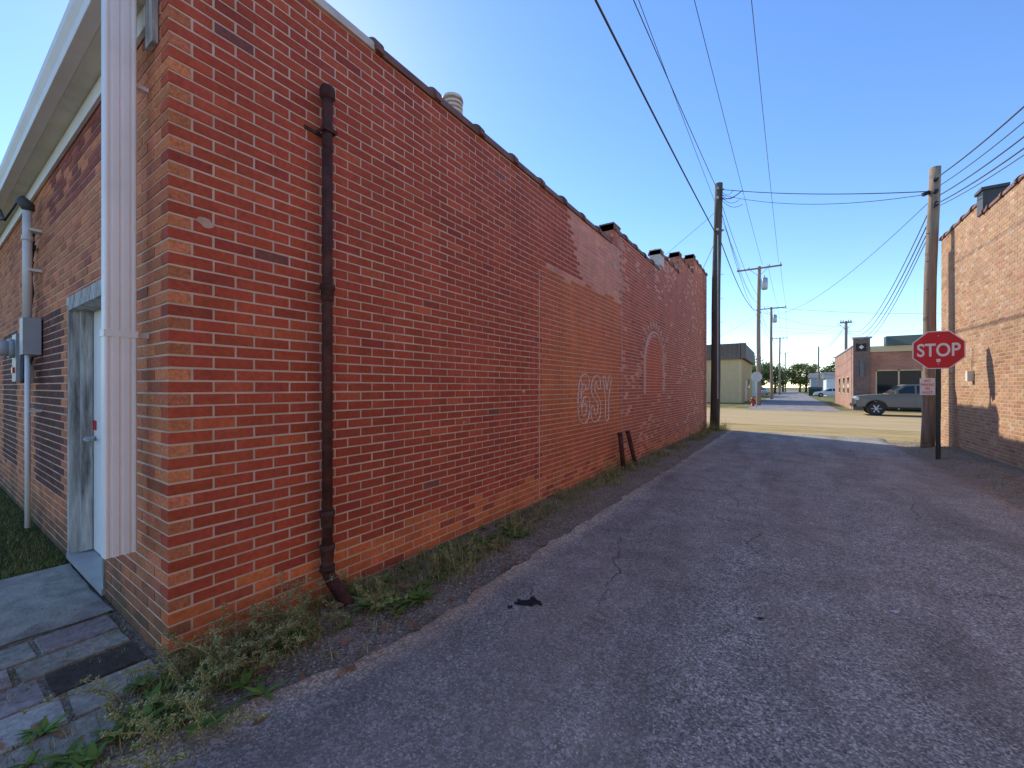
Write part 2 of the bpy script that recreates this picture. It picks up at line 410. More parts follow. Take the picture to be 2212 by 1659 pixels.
for si,(a,b_,t) in enumerate(STEPS):
    y=a; 
    while y<b_-.1:
        e=min(y+.64,b_); z=t+.02+U(-.006,.006); ml=1 if y<1.9 else 0
        halfc(mb,y+.05,e,.150,.146,cx,z,ml); halfc(mb,y-.02,y+.055,.176,.170,cx,z,ml)
        y=e+.004
mb.build('coping_tiles',[m_coping,m_flash],bld)
mb=MB()
for i_,(y,z,wt) in enumerate(((7.3,4.36,0),(10.6,4.80,1),(12.7,5.30,0),(14.9,5.82,0))):
    mb.box(WX-.262,WX+.008,y-.02,y+.34,z-.28,z+.10,1 if wt else 3)
    mb.box(WX-.275,WX+.015,y-.03,y+.35,z+.10,z+.125,1 if wt else 2)
mb.build('parapet_piers',[m_brick3,m_flash,m_coping,M('pier_brick',(.44,.15,.085),.9,.3,9,.3,dirt=(.58,.46,.36))],bld)
mb=MB()
mb.box(-14.2,WX-.23,WY-.028,WY-.003,3.44,3.56,0)
mb.box(-14.2,WX-.21,WY-.13,WY+.02,3.563,3.58,1)
gp=[(WY-.13,3.56),(WY-.13,3.69),(WY-.235,3.69),(WY-.23,3.65),(WY-.205,3.61),(WY-.20,3.56)]
mb.prism([(-14.2,y,z) for y,z in gp],(14.2+WX-.19,0,0),0)
mb.box(-14.2,WX-.27,WY-.128,WY+.3,3.582,3.73,2)
mb.build('eave_and_gutter',[m_white,m_cream,m_roof],bld,bev=.004)
mb=MB(); mb.box(WX-.245,WX-.13,WY-.03,WY-.004,3.30,3.56,0); mb.build('frieze_end_board',[m_oldwood],bld)
# downspout
mb=MB(); x0,x1,y0,y1=-3.00,-2.925,.572,.70
prof=[(x0+.006,y0),(x1-.006,y0),(x1,y0+.006)]
k=5
for i in range(k):
    ya=y0+.012+(y1-y0-.024)*i/k; yb=y0+.012+(y1-y0-.024)*(i+1)/k; d=(yb-ya)
    prof+= [(x1,ya+.1*d),(x1-.006,ya+.25*d),(x1-.006,ya+.75*d),(x1,ya+.9*d)] if i%2==0 else [(x1,ya+.5*d)]
prof+=[(x1,y1-.006),(x1-.006,y1),(x0+.006,y1),(x0,y1-.006)]
for i in (3,2,1,0): prof.append((x0+.004*(i%2),y0+.01+(y1-y0-.02)*i/3.2))
mb.prism([(x,y,.56) for x,y in prof],(0,0,1.17),0); mb.prism([(x+.002,y*.985+.009,1.728) for x,y in prof],(0,0,1.83),0)
mb.box(x0-.003,x1+.003,y0-.004,y1+.003,1.715,1.75,0)
mb.box(x0-.012,x0+.03,y1-.02,WY-.001,1.72,1.745,0); mb.box(x0-.012,x0+.03,y1-.02,WY-.001,3.1,3.12,0)
mb.build('downspout',[m_white],bld)
# door
mb=MB()
mb.box(xb,xb+.045,WY-.012,WY+.17,.05,2.13,1); mb.box(xa-.045,xa,WY-.012,WY+.17,.05,2.13,1)
mb.box(xb+.045,xa-.045,WY-.012,WY+.17,2.085,2.13,1)
mb.box(xb+.045,xb+.10,WY+.05,WY+.12,.08,2.085,1); mb.box(xa-.10,xa-.045,WY+.07,WY+.12,.08,2.085,1)
mb.box(xb+.10,xa-.10,WY+.125,WY+.165,.08,2.085,0)
for zz in (.25,1.2): mb.box(xb+.22,xa-.22,WY+.120,WY+.126,zz,zz+.7,0)
mb.box(xb+.003,xa-.003,WY-.02,WY+.17,.03,.072,4)
mb.tube([(xb+.17,WY+.12,1.02),(xb+.17,WY+.06,1.02)],.02,10,2); mb.tube([(xb+.17,WY+.06,1.02),(xb+.28,WY+.055,1.02)],.011,8,2)
mb.box(xb+.13,xb+.20,WY+.118,WY+.124,1.09,1.17,3)
mb.box(xb-.08,xa+.08,WY-.006,WY+.02,2.135,2.20,1)
mb.build('rear_door',[m_white,m_oldwood,m_galv,m_red,m_galv],bld)
# roof vent
mb=MB(); vx,vy=-3.6,3.95
mb.tube([(vx,vy,3.7),(vx,vy,4.90)],.085,20,0)
mb.tube([(vx,vy,4.88),(vx,vy,4.94),(vx,vy,4.94)],[.12,.13,.10],20,0)
for i in range(3): mb.tube([(vx,vy,4.965+i*.055),(vx,vy,4.985+i*.055)],[.125,.135],20,0)
mb.tube([(vx,vy,4.92),(vx,vy,5.14)],.095,16,0); mb.tube([(vx,vy,5.13),(vx,vy,5.17),(vx,vy,5.20)],[.14,.13,.04],20,0)
mb.build('roof_vent',[m_flash])
# graffiti: hollow hand-sprayed letters
def stroke(mb,p,r=.0115,n=6):
    P=[p[0]]+list(p)+[p[-1]]; out=[]
    for i in range(1,len(P)-2):
        for t in [k/n for k in range(n)]:
            a=[]
            for d in (0,1):
                p0,p1,p2,p3=P[i-1][d],P[i][d],P[i+1][d],P[i+2][d]
                a.append(.5*((2*p1)+(-p0+p2)*t+(2*p0-5*p1+4*p2-p3)*t*t+(-p0+3*p1-3*p2+p3)*t**3))
            out.append((WX+.001,a[0],a[1]))
    out.append((WX+.001,p[-1][0],p[-1][1])); mb.tube(out,[r*U(.5,1.3) for _ in out],6,0,False)
mb=MB(); gy=5.76
def L(pts,ox,sy=1.0): return [(gy+ox+a*sy+U(-.01,.01),.88+b_+U(-.01,.01)) for a,b_ in pts]
stroke(mb,L([(.40,.56),(.40,.72),(.22,.76),(.05,.66),(0,.4),(.03,.12),(.18,.0),(.36,.04),(.42,.18),(.42,.40),(.20,.40),(.20,.29),(.30,.29),(.30,.16),(.18,.13),(.12,.38),(.16,.60),(.28,.60),(.29,.54),(.40,.56)],0))
stroke(mb,L([(.02,.52),(.14,.48),(.30,.54)],0),.009); stroke(mb,L([(.03,.30),(.12,.24),(.2,.36),(.34,.34)],0),.009); stroke(mb,L([(.1,.70),(.13,.60)],0),.009)
stroke(mb,L([(.40,.55),(.36,.72),(.18,.76),(.03,.64),(.03,.47),(.16,.36),(.27,.27),(.25,.14),(.14,.13),(.11,.24),(.0,.22),(.03,.04),(.18,-.02),(.36,.06),(.40,.26),(.30,.40),(.16,.50),(.15,.60),(.22,.64),(.28,.54),(.40,.55)],.50))
stroke(mb,L([(.0,.74),(.13,.75),(.20,.52),(.27,.74),(.41,.73),(.27,.34),(.26,.0),(.13,.0),(.13,.34),(.0,.74)],1.0))
mb.build('painted_letters',[m_chalk],bld)
mb=MB()
for (rad,rr) in ((.85,.034),(.77,.020)):
    pts=[(WX+.001,10.05-rad,1.30)]+[(WX+.001,10.05-math.cos(math.pi*i/24)*rad,2.0+math.sin(math.pi*i/24)*(rad-.1)) for i in range(25)]+[(WX+.001,10.05+rad,1.30)]
    mb.tube(pts,rr,5,0,False)
for i in range(14):
    a=math.pi*(i+.5)/14; 
    mb.tube([(WX+.001,10.05-math.cos(a)*.93,2.0+math.sin(a)*.83),(WX+.001,10.05-math.cos(a)*1.08,2.0+math.sin(a)*1.0)],.026,5,0)
mb.build('painted_arch',[m_chalk2],bld)

# cast iron stack
mb=MB(); px,py=WX+.075,1.606
mb.tube([(px,py,.30),(px,py,3.44)],.034,16)
mb.tube([(px,py,3.40),(px,py,3.42),(px,py,3.47),(px,py,3.49)],[.034,.050,.050,.042],16)
for z in (2.10,.56,.33):
    mb.tube([(px,py,z-.07),(px,py,z-.05),(px,py,z+.01),(px,py,z+.015),(px,py,z+.045),(px,py,z+.05)],[.034,.041,.043,.050,.050,.036],16)
mb.tube([(px,py,.32),(px,py,.22),(px+.015,py+.006,.16),(px+.09,py+.035,.06),(px+.15,py+.055,.0),(px+.165,py+.06,-.10)],[.036,.040,.042,.042,.042,.042],16)
mb.tube([(px,py,.20),(px,py,.235)],[.050,.050],16)
mb.box(WX,px+.04,py-.045,py-.038,3.175,3.20); mb.box(WX,px+.04,py+.038,py+.045,3.175,3.20); mb.box(px+.036,px+.042,py-.05,py+.05,3.175,3.20)
mb.box(WX,WX+.008,py-.12,py+.08,3.175,3.20)
mb.build('vent_stack_pipe',[m_rust])

# electric service
mb=MB(); ex,ey=-6.26,.67
mb.tube([(ex,ey,2.12),(ex,ey,3.22)],.033,14,0); mb.tube([(ex,ey,2.9),(ex,ey,2.95)],.040,14,0)
mb.tube([(ex,ey+.01,3.2),(ex,ey,3.25),(ex-.02,ey-.03,3.29),(ex-.04,ey-.06,3.27)],[.04,.055,.055,.03],12,4)
mb.rbox(ex,ey+.02,1.95,.20,.12,.36,1)
mb.tube([(ex+.02,ey,1.78),(ex+.02,ey,.06)],.02,10,2)
for z in (2.6,3.0,1.2): mb.box(ex-.05,ex+.05,ey,WY,z,z+.025,0)
for k in range(3):
    q=[(ex-.04,ey-.06,3.27),(ex-.15-.05*k,ey-.12,3.12),(ex-.35,ey-.14,3.14+.05*k),(ex-1.4,ey-.4,3.7+.1*k),(ex-6,ey-2.6,5.2)]
    mb.tube(q,.009,6,3)
for k in range(5):
    q=[(ex-.12-.03*k,ey+.06,3.05-.1*k),(ex-.24-.06*k,ey+.04,2.75-.1*k),(ex-.12,ey+.05,2.4),(ex-.25-.05*k,ey+.03,2.1),(ex-.2-.04*k,ey+.0,1.7),(ex-.05-.03*k,ey-.02,1.50),(ex+.05,ey+.03,1.75)]
    mb.tube(q,.010,6,3)
mb.rbox(ex-.2,ey+.05,2.88,.12,.05,.05,3)
mb.build('electric_service_mast',[m_pvc,m_grey,m_white,m_black,m_dgrey])
mb=MB(); mx=-6.85
mb.rbox(mx,ey+.03,1.76,.28,.12,.5,0); mb.tube([(mx,ey-.03,1.86),(mx,ey-.07,1.86)],.10,20,0); mb.tube([(mx,ey-.07,1.86),(mx,ey-.14,1.86),(mx,ey-.17,1.86)],[.085,.085,.06],20,1)
mb.box(mx-.05,mx+.05,ey-.045,ey-.032,1.6,1.66,2)
mb.build('electric_meter',[m_grey,M('meter_glass',(.5,.52,.52),.1,.05,3,0),m_red])

for i,(bx,by,tx,ty) in enumerate(((-2.52,7.42,-2.56,7.3),(-2.48,8.02,-2.54,7.68))):
    mb=MB(); mb.tube([(bx,by,-.15),(tx,ty,.60)],.042,14); mb.tube([(tx,ty,.58),(tx-.002,ty-.005,.615)],[.047,.045],14)
    mb.build('bollard_pipe',[m_rust])

# ------------------------------------------------------------ pavement left of corner
mb=MB()
n=14
for i in range(n+1):
    for j in range(n+1):
        x=-4.86+1.24*i/n; y=-.32+1.06*j/n
        e=.010 if i in (0,n) or j in (0,n) else 0
        mb.v.append((x+.02*nz(y*4,1)*(i in (0,n)),y+.02*nz(x*4,2)*(j in (0,n)),.022-e+.006*nz(x*3,y*3)))
for i in range(n):
    for j in range(n):
        k=i*(n+1)+j; mb.face([k,k+n+1,k+n+2,k+1],0,(1,1,1),True)
mb.box(-4.85,-3.63,-.31,.73,-.1,.004)
mb.build('concrete_stoop',[m_conc])
mb=MB(); x=-3.58
while x<-2.05:
    w=U(.22,.27); y=.74-U(0,.03)- (.0 if x<-2.76 else .12+.5*(x+2.76))
    while y>-1.6:
        l=U(.32,.46)
        if y-l<.78 and not (x>-2.76 and y>.55) and not (x>-2.45 and R()<.5):
            c=jitc(lerp((.34,.30,.245),(.42,.375,.31),R()),.14)
            if -3.12<x+w/2<-2.9 and y>.5: c=(.09,.075,.06)
            rot=Matrix.Rotation(U(-.04,.04),3,'Z')@Matrix.Rotation(U(-.02,.02),3,'X')@Matrix.Rotation(U(-.02,.02),3,'Y')
            mb.rbox(x+w/2,y-l/2,-.025+U(-.004,.004),w-.010,l-.012,.07,0,rot,c,.005)
        y-=l+U(.003,.012)
    x+=w+U(.002,.010)
mb.build('paver_path',[m_paver])

# ------------------------------------------------------------ right building
RX=3.3; RY=15.2
def rt(s):
    y=RY-s
    return 5.30 if y>12.4 else (5.02 if y>9 else 4.8)
def colr(s,z):
    c=jitc((.50,.285,.155),.12)
    if R()<.14: c=jitc((.42,.21,.11),.15)
    if R()<.08: c=jitc((.56,.37,.23),.1)
    return c
mb=MB(); bricks(mb,(RX,RY,0),(0,-1,0),(-1,0,0),19,-.27,rt,colr,(),None,False,0)
rb=empty('brick_building',(8,6,0))
mb.build('brick_walls',[m_brick3],rb)
mb=MB(); mb.box(RX+MR,RX+.25,12.4,RY,-.4,5.29); mb.box(RX+MR,RX+.25,9,12.4,-.4,5.01); mb.box(RX+MR,RX+.25,-3.8,9,-.4,4.79)
mb.box(RX+.25,16,14.95,RY,-.4,5.29); mb.box(RX+.25,16,-3.8,-3.6,-.4,4.4); mb.box(15.8,16,-3.6,14.95,-.4,4.4); mb.box(RX+.25,15.8,-3.6,14.95,4.2,4.35)
mb.build('mortar_core',[m_mortar2],rb)
mb=MB()
for a,b_,t in ((-3.8,9,4.8),(9,12.4,5.02),(12.4,15.2,5.30)):
    y=a
    while y<b_-.1:
        e=min(y+.62,b_); halfc(mb,y+.02,e,.15,.148,RX+.125,t+.02,0); halfc(mb,e-.08,e+.005,.174,.172,RX+.125,t+.02,0); y=e+.004
mb.build('coping_tiles',[m_coping],rb)
mb=MB(); mb.box(RX-.03,RX+.3,12.30,12.62,5.02,5.46,3); mb.box(RX-.06,RX+.33,12.26,12.66,5.46,5.52,3)
mb.box(RX-.10,RX-.001,12.9,13.02,1.58,1.80,1); mb.tube([(RX-.02,12.96,1.8),(RX-.02,12.96,2.3)],.010,8,2)
mb.build('wall_fixtures',[m_coping,m_cream,m_cream,m_dgrey],rb)

# ------------------------------------------------------------ stop sign
sx,sy=2.64,12.4; sg=gz(sx,sy)
st=empty('stop_sign',(sx,sy,sg))
def octo(cx,y,cz,r,h=0):
    return [(cx+r*math.cos(math.pi/8+i*math.pi/4),y,cz+r*math.sin(math.pi/8+i*math.pi/4)) for i in range(8)]
zc=2.245; A=.405; r=A/math.cos(math.pi/8)
mb=MB(); mb.prism(octo(sx,sy-.04,zc,r),(0,.003,0),1); mb.prism(octo(sx,sy-.042,zc,r*.995),(0,.002,0),0)
mb.prism(octo(sx,sy-.0445,zc,r*.95),(0,.002,0),2)
for z in (zc-.3,zc+.3): mb.tube([(sx,sy-.05,z),(sx,sy-.044,z)],.012,8,1)
mb.build('sign_panel',[m_signw,m_signback,m_red],st)
text('stop_lettering','STOP',(sx,sy-.0465,zc),(math.pi/2,0,0),.66,.285,m_signw,st,off=.018)
mb=MB()
mb.box(sx-.035,sx+.035,sy-.034,sy-.030,sg-.1,2.62,0); mb.box(sx-.038,sx-.030,sy-.034,sy-.0,sg-.1,2.62,0); mb.box(sx+.030,sx+.038,sy-.034,sy-.0,sg-.1,2.62,0)
mb.box(sx-.03,sx+.03,sy-.0475,sy-.0465,1.985,2.05,2)
mb.build('sign_post',[M('post_dark_steel',(.05,.055,.05),.6,.3,20,.2),m_galv,m_signw],st)

# ------------------------------------------------------------ poles
def pole(name,x,y,top,r0,r1,mat,lean=(0,0),extra=None,mats=()):
    g=gz(x,y); mb=MB(); n=8
    pts=[(x+lean[0]*i/n+.02*math.sin(i),y+lean[1]*i/n,g-.3+(top-g+.3)*i/n) for i in range(n+1)]
    mb.tube(pts,[r0+(r1-r0)*i/n for i in range(n+1)],16,0)
    if extra: extra(mb,x+lean[0],y+lean[1],top)
    return mb.build(name,[mat,*mats])
def ex1(mb,x,y,t):
    for z in (t-.25,t-.6,t-1.8):
        mb.tube([(x,y-.17,z),(x,y-.24,z)],.05,10,1); mb.tube([(x+.12,y,z),(x+.2,y,z)],.04,10,1)
    mb.box(x-.02,x+.02,y-.16,y-.13,1.0,t-2,1)
    for i in range(8): mb.tube([(x-.1*(1 if i%2 else -1),y-.1,3+i*.45),(x-.2*(1 if i%2 else -1),y-.14,3+i*.45)],.008,6,1)
pole('utility_pole',-2.38,17.35,9.2,.175,.135,m_dkwood,(.14,0),ex1,(m_galv,))
def ex2(mb,x,y,t):
    for z in (t-.35,t-.65,t-.95,t-1.0): mb.tube([(x,y-.11,z),(x,y-.20,z)],.045,10,1)
    mb.tube([(x-.1,y-.05,t-.6),(x-.22,y-.08,t-.65)],.05,10,1)
    for i in range(6): mb.tube([(x-.09,y-.08,1.8+i*.7),(x-.17,y-.12,1.8+i*.7)],.008,6,1)
rpx,rpy=2.88,14.45
pole('utility_pole',rpx,rpy,6.95,.135,.11,m_wood,(.13,0),ex2,(m_black,))
def ex3(mb,x,y,t,w=1.7):
    mb.box(x-w,x+w,y-.17,y-.07,t-.25,t-.12,0)
    for xx in (-w+.1,-w*.45,w*.45,w-.1): mb.tube([(x+xx,y-.12,t-.12),(x+xx,y-.12,t+.1)],[.05,.03],8,1)
    mb.tube([(x-.7,y-.12,t-.2),(x,y-.13,t-.9)],.02,6,1); mb.tube([(x+.7,y-.12,t-.2),(x,y-.13,t-.9)],.02,6,1)
def ex3t(mb,x,y,t):
    ex3(mb,x,y,t)
    mb.tube([(x+.42,y-.1,t-2.1),(x+.42,y-.1,t-2.0),(x+.42,y-.1,t-1.15),(x+.42,y-.1,t-1.08)],[.2,.25,.25,.18],14,1)
    mb.tube([(x+.42,y-.1,t-1.08),(x+.42,y-.1,t-.85)],.035,8,1)
pole('utility_pole',-2.25,42,12.05,.19,.13,m_wood,(.05,0),ex3t,(m_galv,))
pole('utility_pole',-1.95,64.6,12.1,.19,.13,m_wood,(-.05,0),lambda mb,x,y,t:ex3t(mb,x,y,t),(m_galv,))
pole('utility_pole',-1.7,104,12.0,.19,.13,m_wood,(.05,0),lambda mb,x,y,t:ex3(mb,x,y,t,1.4),(m_galv,))
pole('utility_pole',-1.0,150,12.0,.19,.13,m_wood,(0,0),lambda mb,x,y,t:ex3(mb,x,y,t,1.4),(m_galv,))
pole('utility_pole',4.95,54.5,8.3,.16,.12,m_wood,(-.1,0),lambda mb,x,y,t:ex3(mb,x,y,t,.5),(m_black,))
pole('utility_pole',4.6,95,9.0,.16,.12,m_wood,(-.1,0),None,())

# ------------------------------------------------------------ wires
mb=MB()
def wire(a,b,sag,r=.009,n=20):
    a=Vector(a);b=Vector(b); pts=[]
    for i in range(n+1):
        t=i/n; p=a.lerp(b,t); p.z-=4*sag*t*(1-t); pts.append(p)
    mb.tube(pts,r,6,0,False)
for xa_,xb_ in ((-2.3,-1.95),(-.95,-.75),(-3.1,-3.6)):
    wire((xa_,-22,12.6),(xb_,42,12.15),.5,.010,40)
for o in (-1.6,.7,1.6):
    wire((-2.25+o,42,12.15),(-1.95+o,64.6,12.2),.3,.010); wire((-1.95+o,64.6,12.2),(-1.7+o*.8,104,12.1),.6,.012); wire((-1.7+o*.8,104,12.1),(-1+o*.8,150,12.1),.6,.015)
lp=(-2.26,17.3)
wire((-2.45,-22,8.3),(lp[0]-.08,lp[1],7.35),.55,.019,40)
wire((-2.95,-22,9.6),(lp[0],lp[1],8.95),.5,.010,40)
wire((lp[0],lp[1],7.35),(-2.2,42,8.2),.9,.018); wire((lp[0],lp[1],8.9),(-2.2,42,9.3),.5,.010); wire((lp[0],lp[1],8.6),(-2.2,42,8.8),.9,.010)
wire((lp[0],lp[1],8.7),(-2.2,42,7.6),.9,.010)
wire((-2.2,42,8.5),(-1.95,64.6,8.8),.5,.014); wire((-2.2,42,7.7),(-1.95,64.6,8.0),.6,.012); wire((-1.95,64.6,8.4),(-1.7,104,8.8),.9,.016); 
rp=(3.0,14.4)
wire((lp[0]+.1,lp[1],8.95),(rp[0],rp[1],6.35),.12,.012); wire((lp[0]+.1,lp[1],8.75),(rp[0],rp[1],6.30),.32,.008); wire((lp[0]+.1,lp[1],8.6),(-1.4,16.9,8.55),.12,.014)
for k in range(4): wire((lp[0]+.1,lp[1]-.1,8.95-.12*k),(lp[0]+.55+.1*k,lp[1]-.15,8.75-.2*k),.22,.008,10)
for k,(z,r_) in enumerate(((6.62,.014),(6.38,.009),(6.15,.012),(5.98,.012),(5.9,.008))):
    wire((rp[0],rp[1]-.1,z),(3.05+.03*k,-12,7.0-.2*k),1.55,r_,40)
for k,(z,r_) in enumerate(((6.1,.012),(5.85,.014),(5.65,.012),(5.5,.010))):
    wire((rp[0],rp[1]+.1,z),(4.85,54.5,8.1-.12*k),1.9+.15*k,r_,40)
wire((rp[0],rp[1],6.2),(-2.2,42,8.1),1.2,.008,30)
for k in range(3): wire((4.85,54.5,8.0-.15*k),(4.5,95,8.6-.15*k),.8,.014)
for (a,b_,s_) in (((4.85,54.5,8.0),(-1.95,64.6,8.6),.5),((4.85,54.5,7.8),(-2.2,42,8.2),.5),((-1.95,64.6,9.5),(14,60,7.5),.5),((-2.2,42,7.9),(-9,50,5.8),.2),((4.5,95,8.5),(-1.7,104,8.8),.5),((-2.2,42,8.6),(18,46,7.2),.7),((-1.95,64.6,8.9),(22,70,8.6),.7),((lp[0],lp[1],7.2),(-7,30,5),.2)):
    wire(a,b_,s_,.010)
wire((-2.3,17.4,8.2),(-9,20,5.0),.1,.007)
mb.build('overhead_wires',[m_wire])

npx,npy=rpx-.02,rpy-.165
ns=empty('no_parking_sign',(npx,npy,1.45))
mb=MB(); mb.box(npx-.14,npx+.14,npy,npy+.003,1.25,1.67,0); mb.build('sign_panel',[m_signw],ns,bev=.001)
for s_,z,w in (('NO',1.605,.11),('PARKING',1.51,.24),('IN',1.415,.07),('ALLEY',1.32,.19)):
    text('lettering',s_,(npx,npy-.0015,z),(math.pi/2,0,0),w,.065,m_red,ns,off=.01,ext=.0008)

# ------------------------------------------------------------ far right building
m_fb1=Mbrick('brown_brick_front','X',(.36,.12,.07),(.44,.175,.10),(.42,.31,.24)); m_fb2=Mbrick('brown_brick_side','Y',(.36,.16,.10),(.44,.22,.135),(.42,.32,.25))
m_dkb=Mbrick('dark_brick','X',(.08,.05,.045),(.18,.075,.06),(.4,.33,.26))
m_tanp=M('tan_stucco',(.64,.50,.29),.8,.1,3,.1); m_shing=M('green_shingle',(.11,.13,.10),.9,.2,20,.3)
fb=empty('brick_shop',(9,45,-.17)); mb=MB()
mb.box(3.8,3.98,38.02,52,-.3,4.35,1)
mb.box(3.98,16,38.0,38.2,2.65,3.9,0); mb.box(3.98,5.0,38,38.2,-.3,2.65,0); mb.box(7.4,8.6,38,38.2,-.3,2.65,0); mb.box(11.5,16,38,38.2,-.3,2.65,0)
mb.box(3.98,16,51.8,52,-.3,4.3,0); mb.box(15.8,16,38.2,51.8,-.3,4.3,1); mb.box(3.98,15.8,38.2,51.8,4.1,4.2,4)
mb.box(3.78,4.7,37.86,37.998,-.3,4.9,2); mb.box(3.98,4.7,38.0,38.3,3.9,4.9,2)
mb.box(4.7,16.1,37.9,38.25,3.9,4.3,3)
mb.prism([(5.6,37.7,4.32),(5.6,38.3,5.0),(5.6,39.2,5.0),(5.6,39.2,4.32)],(10.4,0,0),5)
mb.box(3.74,4.8,37.8,38.35,4.9,5.0,6)
mb.box(3.74,4.05,38.35,52.05,4.35,4.45,6)
mb.box(5.0,7.4,38.1,38.13,-.1,2.65,7)
for x in (5.0,6.17,7.32): mb.box(x,x+.08,38.03,38.1,-.1,2.65,3)
mb.box(5.0,7.4,38.03,38.1,2.57,2.649,3)
mb.box(8.6,11.5,38.1,38.13,-.1,2.65,8)
for y in (40.5,43.5,47): 
    mb.box(3.785,3.799,y,y+1.1,1.0,2.2,7); mb.box(3.77,3.799,y-.06,y+1.16,.92,.99,3); mb.box(3.77,3.799,y-.04,y+1.14,2.21,2.27,3)
mb.box(7.5,8.3,43,44,4.2,5.2,6); mb.box(9.0,10.4,42,43.2,4.2,5.1,6)
mb.box(4.15,4.35,37.80,37.858,2.2,3.3,4)
mb.build('shop_walls',[m_fb1,m_fb2,m_dkb,m_tanp,m_roof,m_shing,m_grey,m_glass,m_white],fb)
mb=MB(); mb.box(3.95,4.5,37.82,37.855,4.0,4.55,0); mb.prism([(4.225,37.815,4.12),(4.37,37.815,4.275),(4.225,37.815,4.43),(4.08,37.815,4.275)],(0,.004,0),1)
mb.build('wall_plaque',[m_black,m_cream],fb)

m_sid=M('beige_siding',(.72,.55,.29),.8,.08,3,.0,spec=.2); m_brm=M('brown_metal',(.19,.15,.12),.7,.1,3,0,spec=.2)
ml=empty('metal_building',(-10,55,-.17)); mb=MB()
mb.box(-16,-4.05,48,62,-.3,5.3,0)
x=-15.9
while x<-4.2: mb.box(x,x+.07,47.96,47.998,-.2,4.4,0); x+=.3
y=48.1
while y<61.8: mb.box(-4.048,-4.01,y,y+.07,-.2,4.4,0); y+=.3
mb.prism([(-16.2,47.6,4.35),(-16.2,47.75,5.95),(-16.2,48.4,5.95),(-16.2,48.4,4.35)],(12.55,0,0),1)
mb.prism([(-3.65,47.6,4.35),(-3.75,47.6,5.95),(-4.3,47.6,5.95),(-4.3,47.6,4.35)],(0,14.6,0),1)
x=-16.1
while x<-3.8: mb.rbox(x,47.64,5.15,.05,.08,1.6,1); x+=.4
mb.box(-4.0,-3.985,52,53,-.1,2.2,2); mb.box(-4.0,-3.985,56,57.2,1.2,2.4,3)
mb.build('metal_walls',[m_sid,m_brm,m_white,m_glass],ml)
def shed(name,x0,x1,y0,y1,h,mw,mr):
    mb=MB(); mb.box(x0,x1,y0,y1,-.3,h,0); ym=(y0+y1)/2
    mb.prism([(x0-.3,y0-.3,h),(x0-.3,ym,h+1.2),(x0-.3,y1+.3,h)],(x1-x0+.6,0,0),1)
    mb.box((x0+x1)/2-1.2,(x0+x1)/2+1.2,y0-.03,y0-.002,-.1,h*.75,2); return mb.build(name,[mw,mr,m_grey])
shed('garage',5.5,12,92,100,3.0,m_white,m_roof); shed('garage',4.2,9,118,126,3.6,m_grey,m_roof); shed('garage',-12,-5,84,92,2.8,m_cream,m_roof); shed('house',-22,-12,66,76,3.2,m_white,m_roof); shed('house',18,30,70,80,3.2,m_cream,m_roof)

